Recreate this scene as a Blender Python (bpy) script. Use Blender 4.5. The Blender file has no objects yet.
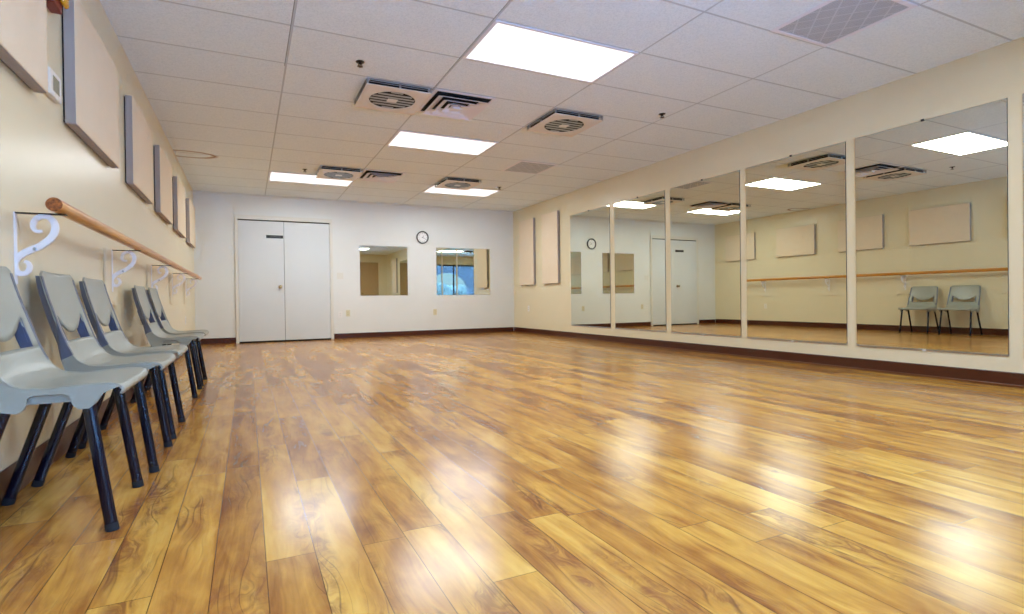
import bpy, bmesh, math, random
from mathutils import Vector, Matrix
random.seed(7)
S = bpy.context.scene
COL = S.collection
PI = math.pi

# ---------------------------------------------------------------- room measures
XR, YF, YB, H = 5.9525, 9.875, -1.23, 2.552
GX, GY, TX, TY = 1.0974, 3.1281, 1.2192, 0.6096      # ceiling grid

# ---------------------------------------------------------------- materials
def lin(c):
    return tuple(((v/255)/12.92 if v/255 <= 0.04045 else ((v/255+0.055)/1.055)**2.4) for v in c)

class NT:
    def __init__(s, name):
        s.m = bpy.data.materials.new(name); s.m.use_nodes = True
        s.t = s.m.node_tree; s.n = s.t.nodes; s.l = s.t.links
        s.b = s.n['Principled BSDF']; s.out = s.n['Material Output']
    def node(s, typ, **kw):
        n = s.n.new(typ)
        for k, v in kw.items(): setattr(n, k, v)
        return n
    def link(s, a, b): s.l.new(a, b)
    def val(s, sock, v):
        if isinstance(v, (int, float)): sock.default_value = v
        elif isinstance(v, (tuple, list)): sock.default_value = v
        else: s.l.new(v, sock)
    def math(s, op, a, b=None, c=None, clamp=False):
        n = s.n.new('ShaderNodeMath'); n.operation = op; n.use_clamp = clamp
        for i, v in enumerate((a, b, c)):
            if v is not None: s.val(n.inputs[i], v)
        return n.outputs[0]
    def mix(s, f, a, b, blend='MIX'):
        n = s.n.new('ShaderNodeMix'); n.data_type = 'RGBA'; n.blend_type = blend
        s.val(n.inputs[0], f)
        for i, v in ((6, a), (7, b)):
            if isinstance(v, tuple) and len(v) == 3: v = v + (1,)
            s.val(n.inputs[i], v)
        return n.outputs[2]
    def ramp(s, f, stops, interp='LINEAR'):
        n = s.n.new('ShaderNodeValToRGB'); cr = n.color_ramp; cr.interpolation = interp
        while len(cr.elements) < len(stops): cr.elements.new(0.5)
        for e, (p, c) in zip(cr.elements, stops):
            e.position = p; e.color = c + (1,) if len(c) == 3 else c
        s.val(n.inputs[0], f); return n.outputs[0]
    def coords(s): return s.n.new('ShaderNodeTexCoord').outputs['Object']
    def xyz(s, v):
        n = s.n.new('ShaderNodeSeparateXYZ'); s.val(n.inputs[0], v); return n.outputs
    def comb(s, x, y, z):
        n = s.n.new('ShaderNodeCombineXYZ')
        for i, v in enumerate((x, y, z)): s.val(n.inputs[i], v)
        return n.outputs[0]
    def noise(s, vec, scale, detail=2, rough=0.5, dist=0.0, out=0):
        n = s.n.new('ShaderNodeTexNoise'); s.val(n.inputs['Vector'], vec)
        n.inputs['Scale'].default_value = scale; n.inputs['Detail'].default_value = detail
        n.inputs['Roughness'].default_value = rough; n.inputs['Distortion'].default_value = dist
        return n.outputs[out]
    def white(s, v, dims='1D', out='Value'):
        n = s.n.new('ShaderNodeTexWhiteNoise'); n.noise_dimensions = dims
        if dims == '1D': s.val(n.inputs['W'], v)
        else: s.val(n.inputs['Vector'], v)
        return n.outputs[out]
    def bump(s, h, strength=0.2, dist=0.01, normal=None):
        n = s.n.new('ShaderNodeBump'); n.inputs['Strength'].default_value = strength
        n.inputs['Distance'].default_value = dist; s.val(n.inputs['Height'], h)
        if normal is not None: s.val(n.inputs['Normal'], normal)
        return n.outputs[0]

def simple(name, rgb, rough=0.5, metal=0.0, spec=0.5, bump=None, var=0.0, coat=0.0):
    t = NT(name); c = lin(rgb)
    co = t.coords()
    if var:
        f = t.noise(co, 9, 3)
        t.link(t.mix(f, tuple(v*(1-var) for v in c), tuple(min(1, v*(1+var)) for v in c)), t.b.inputs['Base Color'])
    else: t.b.inputs['Base Color'].default_value = c + (1,)
    t.b.inputs['Roughness'].default_value = rough; t.b.inputs['Metallic'].default_value = metal
    t.b.inputs['Specular IOR Level'].default_value = spec
    t.b.inputs['Coat Weight'].default_value = coat
    if bump:
        t.link(t.bump(t.noise(co, bump[0], 3), bump[1], 0.002), t.b.inputs['Normal'])
    return t.m

M = {}
def paint(name, rgb, rough):
    t = NT(name); c = lin(rgb); co = t.coords()
    f = t.noise(co, 1.3, 4, 0.6)
    t.link(t.mix(f, tuple(v*0.96 for v in c), tuple(min(1, v*1.04) for v in c)), t.b.inputs['Base Color'])
    t.b.inputs['Roughness'].default_value = rough
    h = t.math('ADD', t.noise(co, 140, 2), t.math('MULTIPLY', t.noise(co, 7, 2), 1.5))
    t.link(t.bump(h, 0.10, 0.003), t.b.inputs['Normal'])
    return t.m
M['wall'] = paint('beige_wall_paint', (226, 215, 183), 0.32)
M['wall_far'] = paint('pale_grey_wall_paint', (224, 226, 222), 0.42)
M['door'] = paint('pale_door_paint', (212, 216, 216), 0.4)
M['casing'] = paint('off_white_trim_paint', (222, 220, 210), 0.4)
M['board'] = paint('beige_board_paint', (226, 215, 186), 0.4)
M['base'] = simple('dark_brown_vinyl_base', (74, 34, 18), 0.3, var=0.15)
M['shoe'] = simple('brown_shoe_moulding', (104, 58, 28), 0.3)
M['white_metal'] = simple('white_enamel', (235, 235, 242), 0.3)
M['white_plastic'] = simple('white_plastic', (232, 230, 226), 0.35)
M['ivory'] = simple('ivory_plastic', (214, 206, 172), 0.4)
M['black'] = simple('black_plastic', (14, 14, 16), 0.35)
M['dark'] = simple('dark_void', (16, 15, 15), 0.8)
M['slotgrey'] = simple('grey_sheet_metal', (70, 72, 78), 0.4, metal=0.6)
M['silver'] = simple('brushed_silver', (180, 184, 190), 0.3, metal=0.9)
M['brass'] = simple('brass_knob', (190, 165, 120), 0.25, metal=1.0)
M['grille'] = None
M['shell'] = simple('grey_moulded_plastic', (154, 155, 142), 0.3, bump=(220, 0.05))
M['edge'] = simple('slate_grey_edge', (96, 102, 118), 0.35)  # back edges drawn darker than the shell
M['inset'] = simple('shade_toned_inset', (74, 84, 112), 0.3)
M['leg'] = simple('black_enamelled_steel', (10, 11, 26), 0.18)
M['rubber'] = simple('black_rubber', (18, 18, 20), 0.7)
M['fabric'] = simple('beige_acoustic_fabric', (232, 215, 190), 0.9, bump=(420, 0.25), var=0.03)
M['edgewrap'] = simple('grey_fabric_edge', (166, 156, 150), 0.9, bump=(420, 0.25))
M['panelback'] = simple('dark_panel_rear', (40, 32, 28), 0.8)
M['tan_door'] = simple('tan_wood_door', (178, 148, 104), 0.45, var=0.06)
M['bronze'] = simple('dark_bronze', (52, 40, 36), 0.4, metal=0.5)
M['red'] = simple('red_enamel', (120, 20, 14), 0.35)
M['amber'] = simple('amber_lens', (216, 160, 30), 0.2)
M['lcd'] = simple('grey_green_display', (138, 144, 128), 0.2)
M['mullion'] = simple('dark_anodised_frame', (24, 28, 38), 0.35, metal=0.4)
M['clockface'] = simple('white_dial', (240, 240, 240), 0.4)
M['plate'] = simple('cream_enamel_plate', (228, 222, 214), 0.4)
M['signtext'] = simple('grey_lettering', (92, 92, 92), 0.5)
M['pave'] = simple('concrete_paving', (176, 178, 180), 0.8, var=0.1)
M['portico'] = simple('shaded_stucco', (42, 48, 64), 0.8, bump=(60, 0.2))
M['bark'] = simple('bark', (70, 58, 46), 0.9)
M['leaf'] = simple('hedge_leaves', (24, 36, 38), 0.7, var=0.3)

# mirror
t = NT('silvered_mirror'); t.b.inputs['Base Color'].default_value = (0.75, 0.76, 0.64, 1)
t.b.inputs['Metallic'].default_value = 1; t.b.inputs['Roughness'].default_value = 0.0
t.b.inputs['Specular IOR Level'].default_value = 0.5
M['mirror'] = t.m
# tinted glazing
t = NT('window_glazing'); tr = t.node('ShaderNodeBsdfTransparent'); tr.inputs[0].default_value = (0.72, 0.86, 1, 1)
gl = t.node('ShaderNodeBsdfGlossy'); gl.inputs['Roughness'].default_value = 0.0
fr = t.node('ShaderNodeFresnel'); fr.inputs[0].default_value = 1.45
mx = t.node('ShaderNodeMixShader'); t.link(fr.outputs[0], mx.inputs[0]); t.link(tr.outputs[0], mx.inputs[1]); t.link(gl.outputs[0], mx.inputs[2])
t.link(mx.outputs[0], t.out.inputs[0]); M['glass'] = t.m
# luminaire diffuser
t = NT('lit_acrylic_diffuser'); t.b.inputs['Base Color'].default_value = (0.9, 0.9, 0.9, 1)
t.b.inputs['Emission Color'].default_value = (0.94, 0.985, 1.05, 1); t.b.inputs['Emission Strength'].default_value = 1.0
M['lit'] = t.m

# wood barre
t = NT('varnished_barre_wood'); co = t.coords(); x, y, z = t.xyz(co)
g = t.noise(t.comb(t.math('MULTIPLY', x, 60), t.math('MULTIPLY', y, 3), t.math('MULTIPLY', z, 60)), 1, 4, 0.6)
t.link(t.ramp(g, [(0.3, lin((166, 100, 30))), (0.5, lin((200, 136, 52))), (0.72, lin((220, 162, 76)))]), t.b.inputs['Base Color'])
t.b.inputs['Roughness'].default_value = 0.28; M['barre'] = t.m
t = NT('barre_end_grain'); co = t.coords()
g = t.noise(co, 90, 3, 0.6)
t.link(t.ramp(g, [(0.35, lin((110, 52, 14))), (0.65, lin((176, 104, 44)))]), t.b.inputs['Base Color']); M['endgrain'] = t.m

# ceiling: 2x4 ft lay-in tiles, t-bars, one water ring
t = NT('mineral_fibre_ceiling'); co = t.coords(); x, y, z = t.xyz(co)
def line_dist(v, off, pitch):
    f = t.math('FRACT', t.math('ADD', t.math('DIVIDE', t.math('SUBTRACT', v, off), pitch), 100.5))
    return t.math('MULTIPLY', t.math('SUBTRACT', f, 0.5), pitch)        # signed distance to nearest grid line
dx = line_dist(x, GX, TX); dy = line_dist(y, GY, TY)
ax, ay = t.math('ABSOLUTE', dx), t.math('ABSOLUTE', dy)
d = t.math('MINIMUM', ax, ay)
bar = t.math('LESS_THAN', d, 0.0075)
edge = t.math('MULTIPLY', t.math('LESS_THAN', d, 0.0165), t.math('GREATER_THAN', d, 0.0115))
tid = t.comb(t.math('FLOOR', t.math('DIVIDE', t.math('SUBTRACT', x, GX), TX)), t.math('FLOOR', t.math('DIVIDE', t.math('SUBTRACT', y, GY), TY)), 0)
tv = t.white(tid, '3D')
sp = t.noise(co, 95, 4, 0.7); sp2 = t.noise(co, 30, 3, 0.6)
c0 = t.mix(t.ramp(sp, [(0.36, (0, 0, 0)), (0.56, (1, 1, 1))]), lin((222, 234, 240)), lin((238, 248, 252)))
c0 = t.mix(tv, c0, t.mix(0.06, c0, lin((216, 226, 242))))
c2 = t.mix(bar, c0, lin((196, 204, 210)))
# open seam beside the first two long bars
gap = t.math('MULTIPLY', t.math('LESS_THAN', t.math('ABSOLUTE', t.math('ADD', dx, 0.010)), 0.0025), t.math('LESS_THAN', y, 4.4))
gap = t.math('MULTIPLY', gap, t.math('LESS_THAN', x, GX+TX+0.3))
c3 = t.mix(t.math('MULTIPLY', gap, 0.7), c2, lin((52, 44, 38)))
# water ring
ex = t.math('DIVIDE', t.math('SUBTRACT', x, 0.14), 0.30); ey = t.math('DIVIDE', t.math('SUBTRACT', y, 7.46), 0.15)
rr = t.math('SQRT', t.math('ADD', t.math('MULTIPLY', ex, ex), t.math('MULTIPLY', ey, ey)))
rr = t.math('ADD', rr, t.math('MULTIPLY', t.math('SUBTRACT', t.noise(co, 8, 2), 0.5), 0.25))
ring = t.math('SUBTRACT', 1.0, t.math('DIVIDE', t.math('ABSOLUTE', t.math('SUBTRACT', rr, 1.0)), 0.2), clamp=True)
c4 = t.mix(t.math('MULTIPLY', ring, 0.95), c3, lin((150, 104, 60)))
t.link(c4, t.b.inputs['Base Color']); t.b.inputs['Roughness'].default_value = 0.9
t.b.inputs['Specular IOR Level'].default_value = 0.2
hh = t.math('ADD', t.math('MULTIPLY', sp, 0.5), t.math('MULTIPLY', bar, 1.0))
t.link(t.bump(hh, 0.3, 0.004), t.b.inputs['Normal']); M['ceiling'] = t.m

# return grille: fine mesh with diamond creases
t = NT('perforated_grille'); co = t.coords(); x, y, z = t.xyz(co)
def tri(v, p): return t.math('ABSOLUTE', t.math('SUBTRACT', t.math('FRACT', t.math('DIVIDE', v, p)), 0.5))
a1 = tri(t.math('ADD', x, y), 0.012); a2 = tri(t.math('SUBTRACT', x, y), 0.012)
hole = t.math('LESS_THAN', t.math('MULTIPLY', a1, a2), 0.05)
b1 = tri(t.math('ADD', x, y), 0.15); b2 = tri(t.math('SUBTRACT', x, y), 0.15)
cr = t.math('MAXIMUM', t.math('LESS_THAN', b1, 0.05), t.math('LESS_THAN', b2, 0.05))
c = t.mix(hole, lin((206, 212, 220)), lin((158, 164, 172)))
c = t.mix(t.math('MULTIPLY', cr, 0.35), c, lin((235, 240, 245)))
t.link(c, t.b.inputs['Base Color']); t.b.inputs['Roughness'].default_value = 0.6; M['grille'] = t.m

# laminate floor
t = NT('amber_laminate_planks'); co = t.coords(); x, y, z = t.xyz(co)
PW, PL = 0.1262, 1.22
u = t.math('DIVIDE', t.math('SUBTRACT', x, 0.0744), PW)
iu = t.math('FLOOR', u); fu = t.math('FRACT', u)
off = t.white(iu)
v = t.math('ADD', t.math('DIVIDE', y, PL), t.math('MULTIPLY', off, 7.31))
iv = t.math('FLOOR', v); fv = t.math('FRACT', v)
pid = t.comb(iu, iv, 3.3)
rnd = t.white(pid, '3D'); rcol = t.node('ShaderNodeTexWhiteNoise'); rcol.noise_dimensions = '3D'; t.link(pid, rcol.inputs['Vector'])
r1, r2, r3 = t.xyz(rcol.outputs['Color'])
# per-plank texture space
px = t.math('ADD', x, t.math('MULTIPLY', r1, 37.0)); py = t.math('ADD', y, t.math('MULTIPLY', r2, 53.0))
warp = t.noise(t.comb(t.math('MULTIPLY', px, 4.0), t.math('MULTIPLY', py, 1.5), r3), 1.0, 2, 0.5)
wx = t.math('ADD', t.math('MULTIPLY', px, 26.0), t.math('MULTIPLY', warp, 4.2))
grain = t.noise(t.comb(wx, t.math('MULTIPLY', py, 1.3), r3), 1.0, 4, 0.58)
fine = t.noise(t.comb(t.math('ADD', t.math('MULTIPLY', px, 130), t.math('MULTIPLY', warp, 14.0)), t.math('MULTIPLY', py, 5.0), r1), 1.0, 3, 0.6)
broad = t.noise(t.comb(t.math('MULTIPLY', px, 8.0), t.math('MULTIPLY', py, 1.4), t.math('MULTIPLY', r3, 5)), 1.0, 2, 0.5)
cloud = t.noise(t.comb(t.math('MULTIPLY', px, 15.0), t.math('MULTIPLY', py, 4.5), t.math('MULTIPLY', r1, 7)), 1.0, 3, 0.55, 0.6)
tone = t.math('ADD', t.math('MULTIPLY', grain, 0.30), t.math('MULTIPLY', broad, 0.34))
tone = t.math('ADD', tone, t.math('MULTIPLY', cloud, 0.36))
tone = t.math('ADD', tone, t.math('MULTIPLY', t.math('SUBTRACT', rnd, 0.5), 0.15))
tone = t.math('ADD', tone, t.math('MULTIPLY', t.math('SUBTRACT', fine, 0.5), 0.11))
wood = t.ramp(tone, [(0.32, lin((122, 70, 30))), (0.41, lin((152, 96, 40))), (0.48, lin((174, 118, 50))),
                     (0.54, lin((190, 136, 58))), (0.61, lin((203, 153, 70))), (0.72, lin((214, 170, 88)))])
# knotty burls: reddish swirls gathered in long patches
region = t.noise(t.comb(t.math('MULTIPLY', px, 8.0), t.math('MULTIPLY', py, 2.1), t.math('MULTIPLY', r2, 9)), 1.0, 1, 0.5)
patch = t.ramp(region, [(0.545, (0, 0, 0)), (0.66, (1, 1, 1))])
bx = t.math('ADD', t.math('MULTIPLY', px, 30.0), t.math('MULTIPLY', t.noise(t.comb(t.math('MULTIPLY', px, 9.0), t.math('MULTIPLY', py, 5.0), r1), 1.0, 2, 0.5), 9.0))
burl = t.noise(t.comb(bx, t.math('MULTIPLY', py, 7.0), t.math('MULTIPLY', r1, 9)), 1.0, 4, 0.7)
bm_ = t.math('MULTIPLY', patch, t.ramp(burl, [(0.40, (0, 0, 0)), (0.62, (1, 1, 1))]))
wood = t.mix(t.math('MULTIPLY', bm_, 0.66), wood, lin((112, 58, 38)))
# thin mineral streaks
st = t.noise(t.comb(t.math('ADD', t.math('MULTIPLY', px, 22.0), t.math('MULTIPLY', warp, 5.0)), t.math('MULTIPLY', py, 0.9), r2), 1.0, 1, 0.5)
sl = t.math('SUBTRACT', 1.0, t.math('DIVIDE', t.math('ABSOLUTE', t.math('SUBTRACT', st, 0.5)), 0.014), clamp=True)
sl = t.math('MULTIPLY', sl, t.ramp(region, [(0.48, (0, 0, 0)), (0.60, (1, 1, 1))]))
wood = t.mix(t.math('MULTIPLY', sl, 0.6), wood, lin((84, 44, 28)))
ex = t.math('MULTIPLY', t.math('MINIMUM', fu, t.math('SUBTRACT', 1.0, fu)), PW)
ey = t.math('MULTIPLY', t.math('MINIMUM', fv, t.math('SUBTRACT', 1.0, fv)), PL)
seam = t.math('MAXIMUM', t.math('LESS_THAN', ex, 0.0012), t.math('LESS_THAN', ey, 0.0010))
wood = t.mix(t.math('MULTIPLY', seam, 0.8), wood, lin((60, 30, 12)))
t.link(wood, t.b.inputs['Base Color'])
t.b.inputs['Specular IOR Level'].default_value = 0.5
rg = t.math('ADD', 0.178, t.math('MULTIPLY', t.noise(co, 3, 2), 0.05))
t.link(rg, t.b.inputs['Roughness'])
geo = t.node('ShaderNodeNewGeometry')
tilt = t.node('ShaderNodeVectorMath'); tilt.operation = 'ADD'
t.link(geo.outputs['Normal'], tilt.inputs[0])
t.link(t.comb(t.math('MULTIPLY', t.math('SUBTRACT', r2, 0.5), 0.016), t.math('MULTIPLY', t.math('SUBTRACT', r3, 0.5), 0.016), 0.0), tilt.inputs[1])
nm = t.node('ShaderNodeVectorMath'); nm.operation = 'NORMALIZE'; t.link(tilt.outputs[0], nm.inputs[0])
t.link(nm.outputs[0], t.b.inputs['Normal'])
M['floor'] = t.m

# ---------------------------------------------------------------- mesh helpers
class MB:
    def __init__(s): s.bm = bmesh.new()
    def box(s, x0, x1, y0, y1, z0, z1, bev=0.0, seg=2):
        r = bmesh.ops.create_cube(s.bm, size=1.0)
        vs = r['verts']
        for v in vs:
            v.co = Vector(((x0+x1)/2 + v.co.x*(x1-x0), (y0+y1)/2 + v.co.y*(y1-y0), (z0+z1)/2 + v.co.z*(z1-z0)))
        if bev:
            es = list({e for v in vs for e in v.link_edges})
            bmesh.ops.bevel(s.bm, geom=es, offset=bev, segments=seg, profile=0.5, affect='EDGES')
        return s
    def prism(s, pts, axis, a, b):
        # closed outline pts (2-tuples) extruded from a to b along axis 0/1/2
        def P(p, h):
            if axis == 0: return (h, p[0], p[1])
            if axis == 1: return (p[0], h, p[1])
            return (p[0], p[1], h)
        A = [s.bm.verts.new(P(p, a)) for p in pts]; B = [s.bm.verts.new(P(p, b)) for p in pts]
        n = len(pts)
        s.bm.faces.new(A); s.bm.faces.new(B[::-1])
        for i in range(n):
            j = (i+1) % n; s.bm.faces.new((A[i], B[i], B[j], A[j]))
        return s
    def tube(s, pts, rx, ry=None, n=12, ref=(0, 1, 0), cap=True, taper=None):
        ry = ry or rx; pts = [Vector(p) for p in pts]; rings = []
        for i, p in enumerate(pts):
            d = (pts[min(i+1, len(pts)-1)] - pts[max(i-1, 0)]).normalized()
            bvec = Vector(ref); bvec = (bvec - d*bvec.dot(d)).normalized(); a = bvec.cross(d).normalized()
            k = taper[i] if taper else 1.0
            rings.append([s.bm.verts.new(p + a*math.cos(2*PI*j/n)*rx*k + bvec*math.sin(2*PI*j/n)*ry*k) for j in range(n)])
        for A, B in zip(rings, rings[1:]):
            for j in range(n): s.bm.faces.new((A[j], A[(j+1) % n], B[(j+1) % n], B[j]))
        if cap: s.bm.faces.new(rings[0][::-1]); s.bm.faces.new(rings[-1])
        return s
    def lathe(s, prof, c=(0, 0, 0), axis=2, n=32):
        # prof: (radius, height) along axis
        rings = []
        for r, h in prof:
            ring = []
            for j in range(n):
                ca, sa = math.cos(2*PI*j/n)*r, math.sin(2*PI*j/n)*r
                q = {2: (ca, sa, h), 1: (ca, h, sa), 0: (h, ca, sa)}[axis]
                ring.append(s.bm.verts.new(Vector(c)+Vector(q)))
            rings.append(ring)
        for A, B in zip(rings, rings[1:]):
            for j in range(n): s.bm.faces.new((A[j], A[(j+1) % n], B[(j+1) % n], B[j]))
        s.bm.faces.new(rings[0][::-1]); s.bm.faces.new(rings[-1])
        return s
    def ribbon(s, pts, w, y0, y1):
        # flat bar bent along pts in the XZ plane, thickness w in plane, y0..y1 wide
        n = len(pts); L = []; R = []
        for i in range(n):
            a = Vector(pts[max(i-1, 0)]); b = Vector(pts[min(i+1, n-1)]); d = (b-a).normalized()
            nrm = Vector((-d.y, d.x)); p = Vector(pts[i])
            wi = w[i] if isinstance(w, list) else w
            L.append(p+nrm*wi/2); R.append(p-nrm*wi/2)
        rings = [[s.bm.verts.new((q.x, yy, q.y)) for q, yy in ((L[i], y0), (L[i], y1), (R[i], y1), (R[i], y0))] for i in range(n)]
        for A, B in zip(rings, rings[1:]):
            for j in range(4): s.bm.faces.new((A[j], A[(j+1) % 4], B[(j+1) % 4], B[j]))
        s.bm.faces.new(rings[0][::-1]); s.bm.faces.new(rings[-1])
        return s
    def frame(s, x0, x1, y0, y1, w, z0, z1):
        for a in ((x0, x1, y0, y0+w), (x0, x1, y1-w, y1), (x0, x0+w, y0+w, y1-w), (x1-w, x1, y0+w, y1-w)):
            s.box(*a, z0, z1)
        return s
    def build(s, name, mat, parent=None, smooth=False, loc=None):
        bmesh.ops.recalc_face_normals(s.bm, faces=s.bm.faces)
        me = bpy.data.meshes.new(name); s.bm.to_mesh(me); s.bm.free()
        me.materials.append(mat)
        if smooth:
            for p in me.polygons: p.use_smooth = True
            try: me.set_sharp_from_angle(angle=math.radians(38))
            except Exception: pass
        o = bpy.data.objects.new(name, me); COL.objects.link(o)
        if parent: o.parent = parent
        if loc: o.location = loc
        return o

def thing(name, label, cat, loc=(0, 0, 0), group=None, rz=0):
    o = bpy.data.objects.new(name, None); COL.objects.link(o)
    o.empty_display_size = 0.1
    o.location = loc; o.rotation_euler = (0, 0, rz); o['label'] = label; o['category'] = cat
    if group: o['group'] = group
    return o
def struct(o, label, cat):
    o['kind'] = 'structure'; o['label'] = label; o['category'] = cat
    return o
def children(o): return [c for c in COL.objects if c.parent == o]
def copy_tree(o, parent=None):
    c = o.copy(); COL.objects.link(c); c.parent = parent
    for ch in children(o): copy_tree(ch, c)
    return c
def dup(src, loc, label, rz=None):
    c = copy_tree(src); c.location = loc; c['label'] = label
    if rz is not None: c.rotation_euler = (0, 0, rz)
    return c

# ---------------------------------------------------------------- room shell
T = 0.12
struct(MB().box(-T, XR+T, YB-T, YF+T, -0.1, 0).build('floor', M['floor']), 'glossy amber wood-look laminate plank floor running towards the double door', 'floor')
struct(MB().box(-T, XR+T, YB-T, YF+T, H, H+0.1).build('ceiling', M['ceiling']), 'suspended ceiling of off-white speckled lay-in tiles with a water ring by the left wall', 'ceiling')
struct(MB().box(-T, 0, YB-T, YF+T, 0, H).build('wall_left', M['wall']), 'beige left wall carrying the barre and the upper acoustic panels', 'wall')
struct(MB().box(XR, XR+T, YB-T, YF+T, 0, H).build('wall_right', M['wall']), 'beige right wall carrying the row of tall mirrors', 'wall')
struct(MB().box(0, XR, YF, YF+T, 0, H).build('wall_far', M['wall_far']), 'pale grey far wall with the double door, clock and two small mirrors', 'wall')
WX0, WX1, WZ1 = 0.55, 4.45, 2.2                       # storefront opening behind the camera
w = MB().box(0, WX0, YB-T, YB, 0, H).box(WX1, XR, YB-T, YB, 0, H).box(WX0, WX1, YB-T, YB, WZ1, H)
struct(w.build('wall_near', M['wall']), 'beige wall with the glazed storefront, seen only in the mirrors', 'wall')

def baseboard(name, boxes, shoes, lab):
    m = MB()
    for b in boxes: m.box(*b, bev=0.004)
    o = struct(m.build(name, M['base']), lab, 'baseboard')
    m = MB()
    for b in shoes: m.box(*b, bev=0.004)
    m.build('shoe_moulding', M['shoe'], o)
baseboard('baseboard_left', [(0, 0.005, YB, YF, 0, 0.115)], [(0.0051, 0.008, YB, YF, 0, 0.012)], 'dark brown baseboard along the left wall behind the chairs')
baseboard('baseboard_right', [(XR-0.012, XR, YB, YF, 0, 0.105)], [(XR-0.024, XR-0.0121, YB, YF, 0, 0.018)], 'dark brown baseboard under the row of tall mirrors')
baseboard('baseboard_far', [(0.0245, 0.605, YF-0.012, YF, 0, 0.105), (2.232, XR-0.0245, YF-0.012, YF, 0, 0.105)],
          [(0.0245, 0.605, YF-0.024, YF-0.0121, 0, 0.018), (2.232, XR-0.0245, YF-0.024, YF-0.0121, 0, 0.018)], 'dark brown baseboard either side of the double door')
baseboard('baseboard_near', [(0.0245, WX0-0.05, YB, YB+0.012, 0, 0.105), (5.62, XR-0.0245, YB, YB+0.012, 0, 0.105)], [(0.0245, WX0-0.05, YB+0.0121, YB+0.024, 0, 0.018), (5.62, XR-0.0245, YB+0.0121, YB+0.024, 0, 0.018)], 'short dark brown baseboards beside the glazed storefront')

# ---------------------------------------------------------------- double door on the far wall
DX0, DX1, DZ = 0.66, 2.177, 2.125
m = MB()
m.box(DX0-0.048, DX0, YF-0.032, YF-0.0005, 0, DZ+0.075, bev=0.006)
m.box(DX1, DX1+0.048, YF-0.032, YF-0.0005, 0, DZ+0.075, bev=0.006)
m.box(DX0-0.0005, DX1+0.0005, YF-0.032, YF-0.0005, DZ, DZ+0.075, bev=0.006)
door = struct(m.build('door_1', M['casing']), 'off-white framed double door in the far wall with black sign on its left leaf', 'door')
xm = 1.395
m = MB().box(DX0, DX1, YF-0.006, YF-0.001, 0, 0.03).box(DX0, DX1, YF-0.006, YF-0.001, DZ-0.022, DZ).box(xm-0.004, xm+0.004, YF-0.006, YF-0.001, 0.03, DZ-0.022)
m.build('door_gap', M['dark'], door)
for a, b in ((DX0+0.004, xm-0.003), (xm+0.003, DX1-0.004)):
    leaf = MB().box(a, b, YF-0.020, YF-0.0065, 0.028, DZ-0.020, bev=0.003).build('door_leaf', M['door'], door)
    if a < 1:
        k = MB().lathe([(0.030, 0), (0.032, -0.006), (0.014, -0.010), (0.012, -0.035), (0.026, -0.045), (0.030, -0.058), (0.024, -0.070), (0.008, -0.074)], (1.324, YF-0.0205, 0.965), 1, 24)
        k.build('door_knob', M['brass'], leaf, smooth=True)
        sg = MB().box(1.106, 1.382, YF-0.026, YF-0.0205, 1.813, 1.866, bev=0.002).build('door_sign', M['black'], leaf)
        m = MB()
        xx = 1.165
        for wd in (0.010, 0.024, 0.016, 0.030, 0.014, 0.022, 0.026):    # worn, unreadable print
            m.box(xx, xx+wd, YF-0.0268, YF-0.0258, 1.834, 1.845); xx += wd + 0.006
        m.build('sign_print', M['signtext'], leaf)

# tan door in the near wall, seen in a far-wall mirror
m = MB().box(4.83, 4.885, YB, YB+0.03, 0, 2.235, bev=0.005).box(5.545, 5.60, YB, YB+0.03, 0, 2.235, bev=0.005).box(4.885, 5.545, YB, YB+0.03, 2.18, 2.235, bev=0.005)
d2 = struct(m.build('door_2', M['tan_door']), 'tan flush door in the near wall, seen reflected in the left far mirror', 'door')
lf = MB().box(4.885, 5.545, YB+0.002, YB+0.018, 0.01, 2.178, bev=0.003).build('door_leaf', M['tan_door'], d2)
MB().lathe([(0.03, 0), (0.03, 0.008), (0.012, 0.012), (0.012, 0.04), (0.028, 0.05), (0.026, 0.07), (0.008, 0.076)], (4.95, YB+0.0182, 1.0), 1, 20).build('door_knob', M['brass'], lf, smooth=True)

# storefront window in the near wall
m = MB(); yb0, yb1 = YB-0.085, YB-0.025
xs = [WX0, 1.80, 3.03, WX1]
for i, xx in enumerate(xs):
    wdt = 0.05
    a = xx if i == 0 else (xx-wdt if i == 3 else xx-wdt/2)
    m.box(a, a+wdt, yb0, yb1, 0, WZ1, bev=0.004)
for z0, z1 in ((0, 0.10), (WZ1-0.07, WZ1)): m.box(WX0+0.05, WX1-0.05, yb0, yb1, z0, z1)
win = struct(m.build('window_1', M['mullion']), 'dark-framed storefront glazing in the near wall, seen blue in the right far mirror', 'window')
MB().box(WX0+0.04, WX1-0.04, YB-0.058, YB-0.052, 0.09, WZ1-0.06).build('window_glass', M['glass'], win)

# outside the storefront
struct(MB().box(-12, 18, -26, YB-T, -0.12, -0.02).build('trim_1', M['pave']), 'concrete paving outside the storefront, seen only through the glazing', 'paving')
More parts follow.
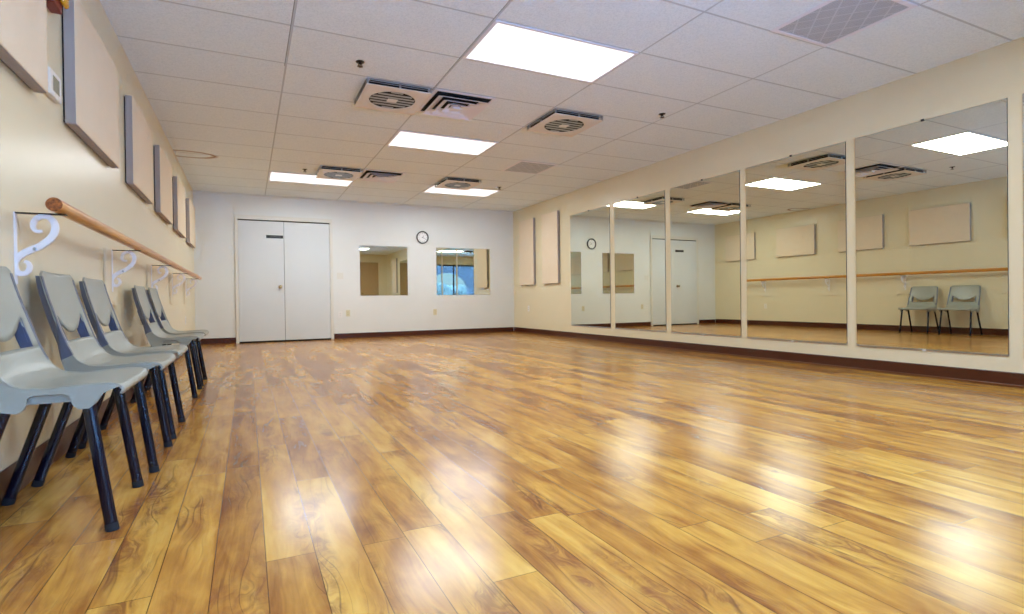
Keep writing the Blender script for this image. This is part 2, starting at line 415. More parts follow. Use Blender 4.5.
# portico wall with arches
m = MB(); yo0, yo1 = -4.9, -4.6
def arch_bay(m, x0, x1, zs, top):
    cx, r = (x0+x1)/2, (x1-x0)/2; n = 20
    P = [(cx-r*math.cos(PI*i/n), zs+r*0.75*math.sin(PI*i/n)) for i in range(n+1)]
    for p, q in zip(P, P[1:]): m.prism([p, q, (q[0], top), (p[0], top)], 1, yo0, yo1)
bays = [(-4.55, -2.3), (-1.80, 0.45), (0.95, 3.2), (3.7, 5.95), (6.45, 8.7)]
for x0, x1 in bays: arch_bay(m, x0, x1, 1.2, 2.6)
pxs = [(-5.05, -4.55), (-2.3, -1.8), (0.45, 0.95), (3.2, 3.7), (5.95, 6.45), (8.7, 9.2)]
for a, b in pxs: m.box(a, b, yo0, yo1, -0.02, 2.6)
struct(m.build('trim_2', M['portico']), 'stucco arcade outside the storefront, seen only through the glazing', 'arcade')
hd = MB()
for i in range(46):
    x = -9+i*0.55; r = random.uniform(0.75, 1.05)
    mat = Matrix.Translation((x, -14+random.uniform(-.4, .4), random.uniform(0.7, 0.95))) @ Matrix.Scale(r, 4)
    bmesh.ops.create_icosphere(hd.bm, subdivisions=2, radius=1.0, matrix=mat)
for v in hd.bm.verts: v.co += Vector((random.uniform(-.08, .08), random.uniform(-.08, .08), random.uniform(-.08, .08)))
hg = hd.build('hedge', M['leaf'])
hg['label'] = 'long dark green hedge far outside the storefront'; hg['category'] = 'hedge'; hg['kind'] = 'stuff'

# ---------------------------------------------------------------- tall mirrors on the right wall
def mirror(x, y, z, wd, ht, wall, label, group, clips, tilt=0.0):
    # origin at the bottom centre on the wall; wall 'R' or 'F'
    o = thing('wall_mirror', label, 'mirror', (x-tilt*wd/2, y, z), group, rz=(0 if wall == 'F' else -PI/2+tilt))
    # local: width along X, facing -Y
    MB().box(-wd/2+0.002, wd/2-0.002, -0.0065, -0.0045, 0.002, ht-0.002).build('mirror_glass', M['mirror'], o)
    MB().box(-wd/2, wd/2, -0.0045, -0.0005, 0, ht).build('mirror_backing', M['slotgrey'], o)
    if clips:
        MB().box(-wd/2, wd/2, -0.0092, -0.0066, -0.006, 0.008).build('edge_channel', M['silver'], o)
        for zz, mt in ((ht-0.006, 'black'), (-0.012, 'white_plastic')):
            MB().box(-0.012, 0.012, -0.012, -0.0093, zz, zz+0.018, bev=0.001).build('mirror_clip', M[mt], o)
    return o
MR = [(0.785, 1.853), (1.937, 3.000), (3.090, 4.172), (4.256, 5.338), (5.437, 6.512), (6.622, 7.715)]
MLAB = ['tall frameless wall mirror cut off by the right edge of the photo',
        'tall frameless wall mirror reflecting the two grey chairs',
        'tall frameless mirror just left of the one reflecting the chairs',
        'tall frameless wall mirror reflecting the door leaf with the black sign',
        'tall frameless wall mirror reflecting one small far mirror and half the white door',
        'leftmost tall frameless mirror, reflecting the round wall clock']
for (a, b), lb, tl in zip(MR, MLAB, (0, 0.0075, 0.0045, 0.003, 0, 0)):
    mirror(XR, (a+b)/2, 0.228, b-a, 1.912, 'R', lb, 'tall mirrors on the right wall', True, tl)
mirror((2.718+3.632)/2, YF, 0.80, 0.912, 0.935, 'F', 'small square mirror on the far wall between the door and the clock', 'small mirrors on the far wall', False)
mirror((4.222+5.397)/2, YF, 0.797, 1.172, 0.945, 'F', 'small mirror on the far wall right of the clock, reflecting blue windows', 'small mirrors on the far wall', False)

# ---------------------------------------------------------------- acoustic panels
def panel(loc, wd, ht, label, group, side):
    o = thing('acoustic_panel', label, 'acoustic panel', loc, group, rz=(PI/2 if side == 'L' else -PI/2))
    MB().box(-wd/2+0.003, wd/2-0.003, -0.0555, -0.0502, 0.003, ht-0.003, bev=0.002).build('fabric_face', M['fabric'], o)
    MB().box(-wd/2, wd/2, -0.050, -0.008, 0, ht, bev=0.003).build('edge_wrap', M['edgewrap'], o)
    MB().box(-wd/2+0.008, wd/2-0.008, -0.0078, -0.0004, 0.008, ht-0.008).build('panel_rear', M['panelback'], o)  # dark slab set between panel and wall
    return o
PLY = [(1.81, 0.92), (3.13, 0.93), (4.53, 0.88), (5.84, 0.88), (7.20, 0.88), (8.64, 0.86)]
PLAB = ['beige acoustic panel on the left wall, cut off by the photo corner, before the thermostat',
        'large beige acoustic panel high on the left wall just after the thermostat',
        'beige acoustic panel on the left wall, second after the thermostat',
        'beige acoustic panel on the left wall, third after the thermostat',
        'beige acoustic panel on the left wall, last but one before the far wall',
        'beige acoustic panel on the left wall nearest the far wall']
for (y0, wd), lb in zip(PLY, PLAB):
    panel((0, y0+wd/2, 1.572), wd, 0.64, lb, 'acoustic panels on the left wall', 'L')
panel((XR, 9.225, 0.975), 0.585, 1.31, 'upright beige acoustic panel on the right wall nearest the far corner', 'upright acoustic panels on the right wall', 'R')
panel((XR, 8.33, 0.975), 0.555, 1.31, 'upright beige acoustic panel on the right wall beside the leftmost tall mirror', 'upright acoustic panels on the right wall', 'R')
panel((XR, 0.12, 0.985), 0.62, 1.31, 'upright beige acoustic panel near the storefront, seen only in the left far mirror', 'upright acoustic panels on the right wall', 'R')

# ---------------------------------------------------------------- barre and its brackets
BX, BZ, BR = 0.150, 1.068, 0.026
br = thing('ballet_barre', 'long round light wood ballet barre along the left wall', 'barre', (BX, 2.42, BZ))
MB().tube([(0, 0, 0), (0, 6.5, 0)], BR, n=28, ref=(0, 0, 1)).build('barre_rail', M['barre'], br, smooth=True)
for yy, s in ((0, -1), (6.5, 1)):
    MB().lathe([(BR*0.985, s*0.0002), (BR*0.93, s*0.003), (0.004, s*0.0034)], (0, yy, 0), 1, 28).build('end_grain', M['endgrain'], br)
def make_bracket(label):
    o = thing('barre_bracket', label, 'bracket', (0, 2.48, 0.69), 'barre brackets on the left wall')
    MB().box(0.0004, 0.016, -0.145, 0.145, 0, 0.352, bev=0.003).build('mounting_board', M['board'], o)
    MB().box(0.0162, 0.0205, -0.011, 0.011, 0.085, 0.352, bev=0.001).build('wall_arm', M['white_metal'], o)
    MB().box(0.0207, 0.172, -0.011, 0.011, 0.3462, 0.351, bev=0.001).build('top_arm', M['bronze'], o)
    P = [(46, 232), (41, 233), (37.5, 230), (37.5, 225), (41.5, 220), (48, 218), (54, 219.5), (58, 224), (59, 230), (56, 237), (49, 243), (42, 247),
         (34, 250), (26, 254), (20.5, 259), (19, 265), (21.5, 270), (27, 271.8), (32, 270), (34, 265), (32.5, 261), (29, 260)]
    Q = [((px-17)/43*0.135+0.006, 0.346-(py-217)/63*0.258) for px, py in P]
    # smooth the polyline once
    R = [Q[0]]
    for a, b in zip(Q, Q[1:]):
        R += [(a[0]*.75+b[0]*.25, a[1]*.75+b[1]*.25), (a[0]*.25+b[0]*.75, a[1]*.25+b[1]*.75)]
    R.append(Q[-1])
    ww = [0.010+0.013*math.sin(PI*i/(len(R)-1)) for i in range(len(R))]
    MB().ribbon(R, ww, -0.007, 0.007).build('scroll', M['white_metal'], o)
    MB().lathe([(0.006, 0), (0.006, -0.003), (0.002, -0.0045)], (0.076, -0.0072, 0.216), 1, 14).build('screw', M['silver'], o)
    return o
BY = [2.48, 4.00, 5.49, 6.92, 8.38]
BLAB = ['white scroll bracket holding the near end of the barre, above the nearest chairs', 'white scroll bracket second along the barre, above the gap in the chair row',
        'white scroll bracket in the middle of the five along the barre', 'white scroll bracket beyond the chairs, last but one along the barre',
        'white scroll bracket at the far end of the barre']
b0 = make_bracket(BLAB[0])
for yy, lb in list(zip(BY, BLAB))[1:]: dup(b0, (0, yy, 0.69), lb)

# ---------------------------------------------------------------- chairs
HW = 0.213
PROF = [(0.452, 0.418), (0.458, 0.430), (0.452, 0.444), (0.435, 0.453), (0.40, 0.456), (0.34, 0.454), (0.28, 0.450), (0.24, 0.450), (0.205, 0.455),
        (0.178, 0.470), (0.158, 0.495), (0.142, 0.530), (0.130, 0.560), (0.112, 0.615), (0.096, 0.670), (0.080, 0.725), (0.066, 0.780), (0.055, 0.830)]
def catmull(P, k=6):
    out = []
    for i in range(len(P)-1):
        p0, p1, p2, p3 = P[max(i-1, 0)], P[i], P[i+1], P[min(i+2, len(P)-1)]
        for j in range(k):
            s = j/k
            out.append(tuple(0.5*((2*p1[d]) + (-p0[d]+p2[d])*s + (2*p0[d]-5*p1[d]+4*p2[d]-p3[d])*s*s + (-p0[d]+3*p1[d]-3*p2[d]+p3[d])*s**3) for d in (0, 1)))
    out.append(P[-1]); return out
CP = catmull(PROF)
LEN = [0.0]
for a, b in zip(CP, CP[1:]): LEN.append(LEN[-1]+math.dist(a, b))
def prof(s):                                   # point and backward normal at arc length s
    s = max(0, min(LEN[-1], s))
    for i in range(len(LEN)-1):
        if s <= LEN[i+1]:
            f = (s-LEN[i])/(LEN[i+1]-LEN[i]); a, b = CP[i], CP[i+1]
            d = Vector((b[0]-a[0], b[1]-a[1])).normalized()
            return Vector((a[0]+(b[0]-a[0])*f, a[1]+(b[1]-a[1])*f)), Vector((d.y, -d.x))*-1 if False else Vector((-abs(d.y) if d.y > 0 else 0, -abs(d.x)))
def s_at_z(z):                                 # arc length on the back where height is z
    for i in range(len(CP)-1, 0, -1):
        if CP[i-1][1] <= z <= CP[i][1] and CP[i][0] < 0.25:
            return LEN[i-1]+(LEN[i]-LEN[i-1])*(z-CP[i-1][1])/(CP[i][1]-CP[i-1][1])
SB = s_at_z(0.553); UO = 0.74                  # lower edge and half width of the opening
NS, NH, NB = 26, 6, 14
US = [-1, -0.96, -0.85, -UO, -0.66, -0.5, -0.33, -0.16, 0, 0.16, 0.33, 0.5, 0.66, UO, 0.85, 0.96, 1]
def sB(u):
    k = min(1, abs(u)/UO); return s_at_z(0.582+0.072*k*k)
def shell_pt(u, s):
    p, n = prof(s); z = p.y
    hw = HW
    if z > 0.6 and p.x < 0.2: hw = HW-0.014*(z-0.6)/0.23
    r = 0.030
    if p.x < 0.2 and LEN[-1]-s < r:
        k = (r-(LEN[-1]-s))/r; hw -= r*(1-math.sqrt(max(0, 1-k*k)))
    dish = (1-u*u)
    if p.x < 0.2: x = p.x-0.016*dish*min(1, (z-0.45)/0.1) if z > 0.45 else p.x
    else: x = p.x
    zz = p.y - (0.010*dish if 0.2 <= p.x < 0.44 else 0)
    return Vector((x, u*hw, zz))
def chair_grid(part):
    bm = bmesh.new(); V = {}
    rows = []
    def s_row(u, r):
        if r <= NS: return SB*r/NS
        if r <= NS+NH: return SB+(sB(u)-SB)*(r-NS)/NH
        return sB(u)+(LEN[-1]-sB(u))*(r-NS-NH)/NB
    R0, R1 = (0, NS) if part == 'seat' else (NS, NS+NH+NB)
    for r in range(R0, R1):
        for i in range(len(US)-1):
            inhole = NS <= r < NS+NH and US[i] >= -UO-1e-6 and US[i+1] <= UO+1e-6
            if inhole: continue
            q = []
            for (ii, rr) in ((i, r), (i+1, r), (i+1, r+1), (i, r+1)):
                if (ii, rr) not in V: V[(ii, rr)] = bm.verts.new(shell_pt(US[ii], s_row(US[ii], rr)))
                q.append(V[(ii, rr)])
            bm.faces.new(q)
    bmesh.ops.recalc_face_normals(bm, faces=bm.faces)
    # make the normal point to the sitter, then thicken backwards
    f = bm.faces[:][len(bm.faces)//2]
    if f.normal.dot(Vector((0.6, 0, 0.8))) < 0: bmesh.ops.reverse_faces(bm, faces=bm.faces)
    me = bpy.data.meshes.new('shell'); bm.to_mesh(me); bm.free()
    return me
def side_plate(m, sgn, part):
    N = 44; smax = LEN[-1]-0.022; scut = s_at_z(0.500)
    if part == 'skirt': up = [tuple(prof(0.030+(scut-0.030)*k/N)[0]) for k in range(N+1)]
    else: up = [tuple(prof(scut+(smax-scut)*k/N)[0]) for k in range(N+1)]
    rear = [(0.0345, 0.810), (0.037, 0.786), (0.045, 0.735), (0.062, 0.67), (0.080, 0.61), (0.100, 0.545), (0.116, 0.480)]
    low = [(0.116, 0.480), (0.130, 0.44), (0.145, 0.405), (0.160, 0.389), (0.196, 0.381),
           (0.212, 0.390), (0.222, 0.424), (0.232, 0.432), (0.305, 0.432), (0.317, 0.426), (0.329, 0.394), (0.342, 0.382), (0.368, 0.382), (0.386, 0.398), (0.402, 0.424), (0.425, 0.436)]
    pts = up + (low if part == 'skirt' else rear)
    def yy(x, z, o):
        xp = 0.0
        if z > 0.47:                                        # rear edge of the back rolls inwards
            i_ = min(range(len(CP)), key=lambda k: abs(CP[k][1]-z) + (9 if CP[k][0] > 0.22 else 0)); xp = max(0, CP[i_][0]-x)*min(1, (z-0.47)/0.06)
        return sgn*(HW-(0.014*(z-0.6)/0.23 if z > 0.6 else 0)+0.004-o-0.75*xp)
    A = [m.bm.verts.new((x, yy(x, z, 0), z)) for x, z in pts]
    B = [m.bm.verts.new((x, yy(x, z, 0.016), z)) for x, z in pts]
    fa = m.bm.faces.new(A); fb = m.bm.faces.new(B[::-1])
    for i in range(len(pts)):
        j = (i+1) % len(pts); m.bm.faces.new((A[i], B[i], B[j], A[j]))
    bmesh.ops.triangulate(m.bm, faces=[fa, fb])
def make_chair(label):
    o = thing('stacking_chair', label, 'chair', (0, 0, 0), 'grey stacking chairs along the left wall')
    for part, nm in (('seat', 'seat'), ('back', 'backrest')):
        me = chair_grid(part); me.name = nm; me.materials.append(M['shell'])
        for p in me.polygons: p.use_smooth = True
        ob = bpy.data.objects.new(nm, me); COL.objects.link(ob); ob.parent = o
        md = ob.modifiers.new('thick', 'SOLIDIFY'); md.thickness = 0.008; md.offset = -1
    for sgn in (-1, 1):
        for part, nm, mt in (('skirt', 'side_skirt', 'shell'), ('back', 'back_edge', 'edge')):
            m = MB(); side_plate(m, sgn, part)
            sp = m.build(nm, M[mt], o, smooth=True)
        bv = sp.modifiers.new('soft', 'BEVEL'); bv.width = 0.003; bv.segments = 2; bv.limit_method = 'ANGLE'; bv.angle_limit = 0.6
        # recessed panel inside the skirt notch
        yb = sgn*(HW-0.0115)
        MB().prism([(0.205, 0.396), (0.218, 0.404), (0.325, 0.404), (0.338, 0.396), (0.338, 0.444), (0.205, 0.444)], 1, yb, yb-sgn*0.006).build('skirt_recess', M['shell'], o)
        # inset on the opening's inner cheek, its shade put into a darker colour
        m = MB(); y0 = sgn*HW*UO*0.995
        q = [tuple(prof(SB+(sB(UO)-SB)*k/6)[0]) for k in range(7)]
        out = [(x-0.006, z) for x, z in q] + [(x-0.040, z-0.006) for x, z in q[::-1]]
        m.prism(out, 1, y0, y0+sgn*0.006)
        ins = m.build('cheek_inset', M['inset'], o)
        m = MB(); cx = sum(p[0] for p in out)/len(out); cz = sum(p[1] for p in out)/len(out)
        m.prism([(cx+(x-cx)*0.62, cz+(z-cz)*0.72) for x, z in out], 1, y0-sgn*0.002, y0+sgn*0.001)
        m.build('inset_panel', M['inset'], ins)
    for sgn in (-1, 1):
        yl = sgn*0.196
        for top, foot in (((0.356, yl, 0.436), (0.418, sgn*0.209, 0.012)), ((0.178, yl, 0.436), (0.037, sgn*0.205, 0.012))):
            lg = MB().tube([top, (top[0]*0.5+foot[0]*0.5, (top[1]+foot[1])/2, (top[2]+foot[2])/2), foot], 0.0175, 0.0115, n=18, ref=(0, 1, 0)).build('leg', M['leg'], o, smooth=True)
            d = (Vector(foot)-Vector(top)).normalized()
            MB().tube([Vector(foot)-d*0.012, Vector((foot[0]+d.x*0.012, foot[1], 0.0005))], 0.0190, 0.0130, n=18, ref=(0, 1, 0)).build('foot_cap', M['rubber'], lg, smooth=True)
    m = MB()
    for xx in (0.350, 0.184): m.tube([(xx, -0.185, 0.428), (xx, 0.185, 0.428)], 0.010, n=12, ref=(1, 0, 0))
    for sgn in (-1, 1): m.tube([(0.168, sgn*0.184, 0.428), (0.37, sgn*0.184, 0.428)], 0.010, n=12, ref=(0, 1, 0))
    m.build('seat_frame', M['leg'], o, smooth=True)
    return o
CH = [(2.150, 'grey plastic stacking chair nearest the camera, cut off by the left edge of the photo', 0.0),
      (2.745, 'grey plastic stacking chair, middle of the three nearest chairs', 0.0),
      (3.320, 'grey plastic stacking chair, farthest of the three nearest chairs, before the gap', 0.0),
      (4.590, 'grey plastic stacking chair just after the gap in the row', 0.0),
      (5.170, 'grey plastic stacking chair last in the row, nearest the far wall', 0.0)]
c0 = make_chair(CH[0][1]); c0.location = (-0.012, CH[0][0], 0)
for y, lb, rz in CH[1:]: dup(c0, (0.016, y, 0), lb, rz)

# ---------------------------------------------------------------- ceiling fixtures
def gx(i): return GX+i*TX
def gy(j): return GY+j*TY
LAMP_W = 31.5
def make_light(label, i, j):
    o = thing('ceiling_light', label, 'ceiling light', (gx(i+.5), gy(j+.5), H), 'recessed fluorescent ceiling lights')
    MB().frame(-TX/2+0.008, TX/2-0.008, -TY/2+0.008, TY/2-0.008, 0.022, -0.006, -0.0003).build('frame', M['white_metal'], o)
    MB().box(-TX/2+0.0305, TX/2-0.0305, -TY/2+0.0305, TY/2-0.0305, -0.004, -0.0006).build('diffuser', M['lit'], o)
    la = bpy.data.lights.get('fluorescent') or bpy.data.lights.new('fluorescent', 'AREA')
    la.shape = 'RECTANGLE'; la.size = TX-0.062; la.size_y = TY-0.062; la.energy = LAMP_W; la.color = (0.925, 1.0, 1.02)
    lo = bpy.data.objects.new('fluorescent_lamp', la); COL.objects.link(lo); lo.parent = o; lo.location = (0, 0, -0.0055)
    return o
LL = [(1, 0, 'large lit fluorescent panel nearest the camera at top centre'), (1, 4, 'lit fluorescent ceiling panel in the middle of the room, second from the camera'),
      (0, 8, 'lit fluorescent ceiling panel near the far wall above the double door'), (2, 8, 'lit fluorescent ceiling panel near the far wall above the clock and small mirrors'),
      (0, -4, 'lit fluorescent ceiling panel behind the camera on the left'), (2, -4, 'lit fluorescent ceiling panel behind the camera on the right, seen in the small mirrors')]
l0 = make_light(LL[0][2], LL[0][0], LL[0][1])
for i, j, lb in LL[1:]: dup(l0, (gx(i+.5), gy(j+.5), H), lb)

def make_cassette(label, x, y):
    # panel hung below the tile with an open slot all round and a round slatted outlet
    o = thing('ceiling_fan_vent', label, 'ceiling vent', (x, y, H), 'square ceiling vents with round outlets')
    w_ = 0.288
    MB().box(-0.255, 0.255, -0.255, 0.255, -0.050, -0.0004).build('neck', M['dark'], o)
    m = MB().frame(-w_, w_, -w_, w_, 0.010, -0.003, -0.0005); m.build('ceiling_ring', M['silver'], o)
    MB().frame(-0.285, 0.285, -0.285, 0.285, 0.006, -0.031, -0.027).build('slot_rail', M['silver'], o)
    for a in (-1, 0, 1):
        for b in (-1, 0, 1):
            if abs(a)+abs(b) == 0 : continue
            MB().box(a*0.277-0.007, a*0.277+0.007, b*0.277-0.007, b*0.277+0.007, -0.056, -0.0032).build('hanger', M['silver'], o)
    # face plate with a round hole: ring of quads between circle and square
    m = MB(); n = 48; r = 0.205; z0, z1 = -0.061, -0.0562
    def sq(a):
        c, s = math.cos(a), math.sin(a); k = w_/max(abs(c), abs(s)); return c*k, s*k
    rings = []
    for z in (z0, z1):
        rings.append(([m.bm.verts.new((r*math.cos(2*PI*i/n), r*math.sin(2*PI*i/n), z)) for i in range(n)],
                      [m.bm.verts.new((*sq(2*PI*i/n), z)) for i in range(n)]))
    for i in range(n):
        j = (i+1) % n
        (c0_, s0_), (c1_, s1_) = rings
        m.bm.faces.new((c0_[i], c0_[j], s0_[j], s0_[i])); m.bm.faces.new((c1_[i], s1_[i], s1_[j], c1_[j]))
        m.bm.faces.new((c0_[i], c1_[i], c1_[j], c0_[j])); m.bm.faces.new((s0_[i], s0_[j], s1_[j], s1_[i]))
    m.build('face_plate', M['plate'], o)
    m = MB()
    for k in range(-3, 4):
        yy = k*0.060; h0 = math.sqrt(max(0, 0.203**2-(abs(yy)+0.016)**2))
        m.box(-h0, h0, yy-0.016, yy+0.016, -0.0595, -0.0565)
    m.build('outlet_slats', M['silver'], o)
    MB().box(-0.045, 0.045, -0.038, 0.038, -0.0630, -0.0596, bev=0.001).build('centre_plate', M['white_plastic'], o)
    return o
CV = [(gx(.75), gy(2.5), 'square ceiling vent with round outlet nearest the camera, left of the ceiling diffuser'), (gx(2.25), gy(2.5), 'square ceiling vent with round outlet without a diffuser beside it, nearer the tall mirrors'),
      (gx(.75), gy(7.5), 'square ceiling vent with round outlet beside the far left light'), (gx(2.25), gy(7.5), 'square ceiling vent with round outlet beside the far right light'),
      (gx(1.75), gy(-3.5), 'square ceiling vent behind the camera, glimpsed in the right far mirror')]
v0 = make_cassette(CV[0][2], CV[0][0], CV[0][1]); v0.scale = (1, 1, 0.82)
for x, y, lb in CV[1:]: dup(v0, (x, y, H), lb)

def make_diffuser(label, x, y):
    o = thing('ceiling_diffuser', label, 'ceiling diffuser', (x, y, H), 'square stepped ceiling diffusers')
    MB().box(-0.285, 0.285, -0.285, 0.285, -0.0025, -0.0004).build('cavity_shade_plate', M['dark'], o)  # flat near-black plate, painted as the unlit depth of the duct
    MB().frame(-0.296, 0.296, -0.296, 0.296, 0.03, -0.007, -0.003).build('frame', M['white_metal'], o)
    for k, (a, b, z0, z1) in enumerate(((0.180, 0.252, -0.006, -0.040), (0.115, 0.180, -0.010, -0.044), (0.055, 0.110, -0.014, -0.047))):
        m = MB()                                # hollow square cone
        t_ = 0.004
        vs = [[m.bm.verts.new((sx*q, sy*q, z)) for sx, sy in ((-1, -1), (1, -1), (1, 1), (-1, 1))] for q, z in ((a, z0), (b, z1), (b-t_, z1-0.002), (a-t_, z0))]
        for A, B in zip(vs, vs[1:]+vs[:1]):
            for j in range(4): m.bm.faces.new((A[j], A[(j+1) % 4], B[(j+1) % 4], B[j]))
        m.build('cone', M['white_metal'], o)
    MB().box(-0.035, 0.035, -0.035, 0.035, -0.052, -0.003, bev=0.002).build('centre_block', M['white_metal'], o)
    return o
d0 = make_diffuser('white stepped square ceiling diffuser nearest the camera, beside the near vent', gx(1.25), gy(2.5))
dup(d0, (gx(1.25), gy(7.5), H), 'white stepped square ceiling diffuser near the far wall, beside the far left vent')

def make_grille(label, x, y):
    o = thing('return_grille', label, 'return air grille', (x, y, H), 'flat perforated return grilles')
    MB().frame(-0.297, 0.297, -0.297, 0.297, 0.03, -0.007, -0.0004).build('frame', M['white_metal'], o)
    MB().box(-0.266, 0.266, -0.266, 0.266, -0.004, -0.0006).build('mesh_panel', M['grille'], o)
    return o
g0 = make_grille('large grey return air grille at the top right, nearest the camera', gx(2.75), gy(-1.5))
dup(g0, (gx(2.75), gy(5.5), H), 'grey return air grille in the middle of the ceiling, right of the second light')

def make_sprinkler(label, x, y):
    o = thing('sprinkler_head', label, 'sprinkler', (x, y, H), 'pendent sprinkler heads')
    MB().lathe([(0.034, -0.0004), (0.033, -0.004), (0.016, -0.009)], n=24).build('escutcheon', M['bronze'], o, smooth=True)
    MB().lathe([(0.010, -0.0092), (0.010, -0.026), (0.006, -0.030)], n=14).build('body', M['bronze'], o, smooth=True)
    m = MB().tube([(-0.012, 0, -0.022), (-0.014, 0, -0.036), (-0.004, 0, -0.048)], 0.003, n=8).tube([(0.012, 0, -0.022), (0.014, 0, -0.036), (0.004, 0, -0.048)], 0.003, n=8)
    m.build('yoke', M['bronze'], o, smooth=True)
    MB().lathe([(0.022, -0.049), (0.022, -0.051), (0.004, -0.053)], n=16).build('deflector', M['bronze'], o)
    return o
SPK = [(1.618, 4.10, 'dark sprinkler head on the ceiling left of the near vent'), (4.648, 4.09, 'dark sprinkler head on the ceiling above the tall mirrors'),
       (1.553, 7.72, 'dark sprinkler head on the ceiling beside the far left light'), (4.622, 7.80, 'dark sprinkler head at the right end of the far right light')]
s0 = make_sprinkler(SPK[0][2], SPK[0][0], SPK[0][1]); s0.scale = (1, 1, 0.72)
for x, y, lb in SPK[1:]: dup(s0, (x, y, H), lb)

# ---------------------------------------------------------------- small wall things
ck = thing('wall_clock', 'round black-rimmed wall clock between the two small far mirrors', 'clock', (3.940, YF, 1.930))
MB().lathe([(0.100, -0.0005), (0.122, -0.0005), (0.124, -0.022), (0.117, -0.032), (0.106, -0.030), (0.102, -0.014), (0.100, -0.012)], axis=1, n=48).build('rim', M['black'], ck, smooth=True)
MB().lathe([(0.1035, -0.0125), (0.1035, -0.0140), (0.002, -0.0141)], axis=1, n=48).build('dial', M['clockface'], ck)
m = MB()
for k in range(60):
    a = 2*PI*k/60; r0, r1, wd = (0.090, 0.099, 0.0022) if k % 5 == 0 else (0.094, 0.099, 0.0009)
    d = Vector((math.sin(a), math.cos(a))); n_ = Vector((d.y, -d.x))
    m.prism([tuple(d*r0+n_*wd), tuple(d*r1+n_*wd), tuple(d*r1-n_*wd), tuple(d*r0-n_*wd)], 1, -0.0142, -0.0146)
m.build('minute_marks', M['black'], ck)
bmn = bmesh.new()
for k in range(1, 13):
    cu = bpy.data.curves.new('num', 'FONT'); cu.body = str(k); cu.size = 0.028; cu.align_x = 'CENTER'; cu.align_y = 'CENTER'
    ob = bpy.data.objects.new('num', cu); COL.objects.link(ob)
    bpy.context.view_layer.update()
    me = bpy.data.meshes.new_from_object(ob.evaluated_get(bpy.context.evaluated_depsgraph_get()))
    a = 2*PI*k/12
    me.transform(Matrix.Translation((math.sin(a)*0.078, -0.0144, math.cos(a)*0.078)) @ Matrix.Rotation(PI/2, 4, 'X'))
    bmn.from_mesh(me); bpy.data.objects.remove(ob); bpy.data.meshes.remove(me); bpy.data.curves.remove(cu)
me = bpy.data.meshes.new('numerals'); bmn.to_mesh(me); bmn.free(); me.materials.append(M['black'])
ob = bpy.data.objects.new('numerals', me); COL.objects.link(ob); ob.parent = ck
for nm, ang, ln, wd, yy in (('hour_hand', 40, 0.050, 0.0042, -0.0150), ('minute_hand', 115, 0.078, 0.0030, -0.0162)):
    a = math.radians(ang); d = Vector((math.sin(a), math.cos(a))); n_ = Vector((d.y, -d.x))
    MB().prism([tuple(-d*0.012+n_*wd), tuple(d*ln+n_*wd*0.5), tuple(d*ln-n_*wd*0.5), tuple(-d*0.012-n_*wd)], 1, yy, yy-0.001).build(nm, M['black'], ck)

def outlet(loc, rz, mat, label):
    o = thing('wall_outlet', label, 'outlet', loc, 'small electrical outlets', rz)
    MB().box(-0.036, 0.036, -0.006, -0.0004, -0.058, 0.058, bev=0.002).build('cover_plate', M[mat], o)
    for z in (-0.02, 0.02):
        s = MB().box(-0.017, 0.017, -0.0085, -0.0062, z-0.014, z+0.014, bev=0.001).build('socket', M[mat], o)
        MB().box(-0.008, -0.005, -0.0090, -0.0086, z-0.004, z+0.006).box(0.005, 0.008, -0.0090, -0.0086, z-0.004, z+0.006).build('slots', M['black'], s)
    return o
outlet((2.346, YF, 0.452), 0, 'white_plastic', 'white electrical outlet on the far wall just right of the door')
outlet((2.486, YF, 0.475), 0, 'ivory', 'ivory electrical outlet beside the white outlet right of the door')
outlet((4.181, YF, 0.461), 0, 'ivory', 'ivory electrical outlet on the far wall between the two small mirrors, below them')
outlet((XR, 9.24, 0.503), -PI/2, 'white_plastic', 'white electrical outlet on the right wall below the corner acoustic panel')
outlet((0, 8.40, 0.457), PI/2, 'white_plastic', 'white electrical outlet low on the left wall under the far end of the barre')
sw = thing('light_switch', 'pale light switch on the far wall between the door and the left small mirror', 'switch', (2.352, YF, 1.165))
MB().box(-0.058, 0.058, -0.006, -0.0004, -0.058, 0.058, bev=0.002).build('cover_plate', M['casing'], sw)
for xx in (-0.023, 0.023): MB().box(xx-0.005, xx+0.005, -0.014, -0.0062, -0.008, 0.012, bev=0.001).build('toggle', M['casing'], sw)

th = thing('thermostat', 'white wall thermostat with grey display between two acoustic panels', 'thermostat', (0, 2.945, 1.682), rz=PI/2)
MB().box(-0.076, 0.076, -0.026, -0.0004, -0.058, 0.058, bev=0.006).build('case', M['white_plastic'], th)
MB().box(-0.044, 0.040, -0.0275, -0.0262, -0.034, 0.034, bev=0.0005).build('display', M['lcd'], th)
al = thing('fire_alarm_strobe', 'red wall alarm with amber lens above the thermostat at the top of the photo', 'alarm', (0, 2.93, 2.02), rz=PI/2)
MB().box(-0.075, 0.050, -0.045, -0.0004, 0, 0.14, bev=0.006).build('housing', M['red'], al)
MB().box(0.0, 0.066, -0.068, -0.0452, 0.035, 0.13, bev=0.012, seg=3).build('amber_lens', M['amber'], al, smooth=True)
MB().box(0.066, 0.092, -0.058, -0.0404, 0.07, 0.13, bev=0.006).build('clear_lens', M['white_plastic'], al)

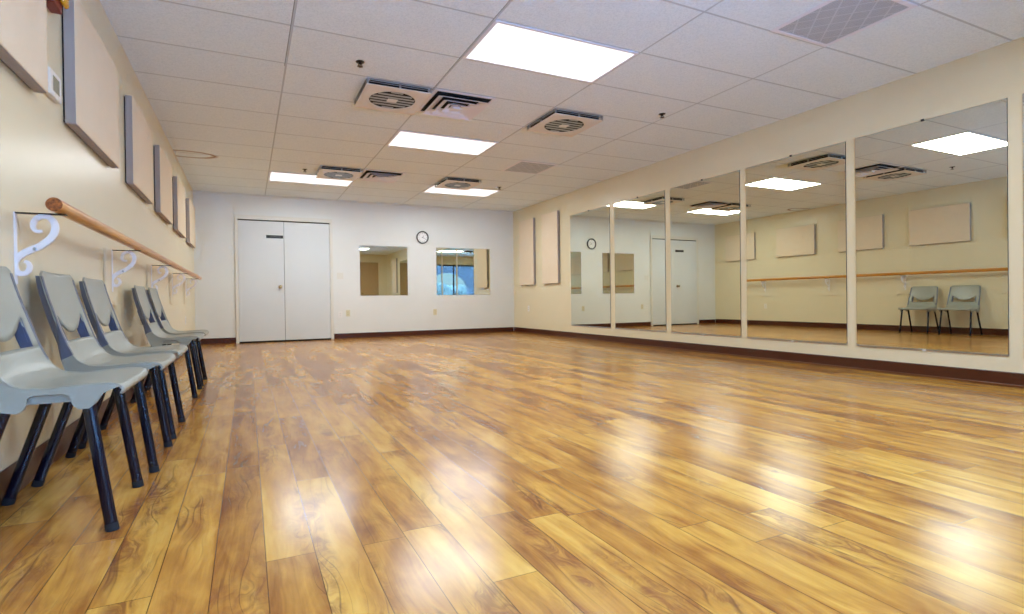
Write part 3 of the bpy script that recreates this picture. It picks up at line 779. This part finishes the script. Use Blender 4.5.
# ---------------------------------------------------------------- daylight
w = bpy.data.worlds.new('sky'); S.world = w; w.use_nodes = True
nt = w.node_tree; bg = nt.nodes['Background']
tc = nt.nodes.new('ShaderNodeTexCoord'); sep = nt.nodes.new('ShaderNodeSeparateXYZ'); nt.links.new(tc.outputs['Generated'], sep.inputs[0])
rp = nt.nodes.new('ShaderNodeValToRGB'); nt.links.new(sep.outputs[2], rp.inputs[0])
rp.color_ramp.elements[0].position = 0.18; rp.color_ramp.elements[0].color = (0.026, 0.034, 0.042, 1)
rp.color_ramp.elements[1].position = 0.45; rp.color_ramp.elements[1].color = (0.40, 0.64, 1.0, 1)
nt.links.new(rp.outputs[0], bg.inputs[0]); bg.inputs[1].default_value = 40.0
sl_ = bpy.data.lights.new('sun', 'SUN'); sl_.energy = 14.0; sl_.angle = 0.01; sl_.color = (1.0, 0.97, 0.92)
so = bpy.data.objects.new('sun', sl_); COL.objects.link(so); so.location = (9, -8, 9)
so.rotation_euler = Vector((-0.62, -0.22, -0.75)).to_track_quat('-Z', 'Y').to_euler()

# ---------------------------------------------------------------- camera
f, yaw, pitch, roll, cx, cy = 523.4546, 0.4256, -0.0065, -0.0130, 484.97, 302.941
fwd = Vector((math.sin(yaw)*math.cos(pitch), math.cos(yaw)*math.cos(pitch), math.sin(pitch)))
right = Vector((math.cos(yaw), -math.sin(yaw), 0)); up = right.cross(fwd)
r_ = math.cos(roll)*right + math.sin(roll)*up; u_ = -math.sin(roll)*right + math.cos(roll)*up
cam = bpy.data.cameras.new('camera'); co = bpy.data.objects.new('camera', cam); COL.objects.link(co)
mt = Matrix((r_, u_, -fwd)).transposed().to_4x4(); mt.translation = Vector((0.7966, 0, 0.6954)); co.matrix_world = mt
cam.sensor_fit = 'HORIZONTAL'; cam.sensor_width = 36; cam.lens = f/1024*36
cam.shift_x = (512-cx)/1024; cam.shift_y = (cy-307)/1024
cam.clip_start = 0.05; S.camera = co

S.view_settings.view_transform = 'Standard'; S.view_settings.look = 'None'
S.view_settings.exposure = 0.12; S.view_settings.gamma = 1.0; S.view_settings.use_curve_mapping = False
pl = bpy.data.lights.new('window_portal', 'AREA'); pl.shape = 'RECTANGLE'; pl.size = WX1-WX0; pl.size_y = WZ1; pl.cycles.is_portal = True
po = bpy.data.objects.new('window_portal', pl); COL.objects.link(po); po.location = ((WX0+WX1)/2, YB-0.10, WZ1/2); po.rotation_euler = (PI/2, 0, 0)
S.cycles.use_guiding = True; S.cycles.guiding_training_samples = 32
S.cycles.use_denoising = True; S.cycles.blur_glossy = 2.0; S.cycles.denoising_input_passes = 'RGB_ALBEDO'
S.cycles.max_bounces = 14; S.cycles.diffuse_bounces = 7; S.cycles.glossy_bounces = 8; S.cycles.transparent_max_bounces = 12
S.cycles.sample_clamp_indirect = 8; S.cycles.caustics_reflective = True
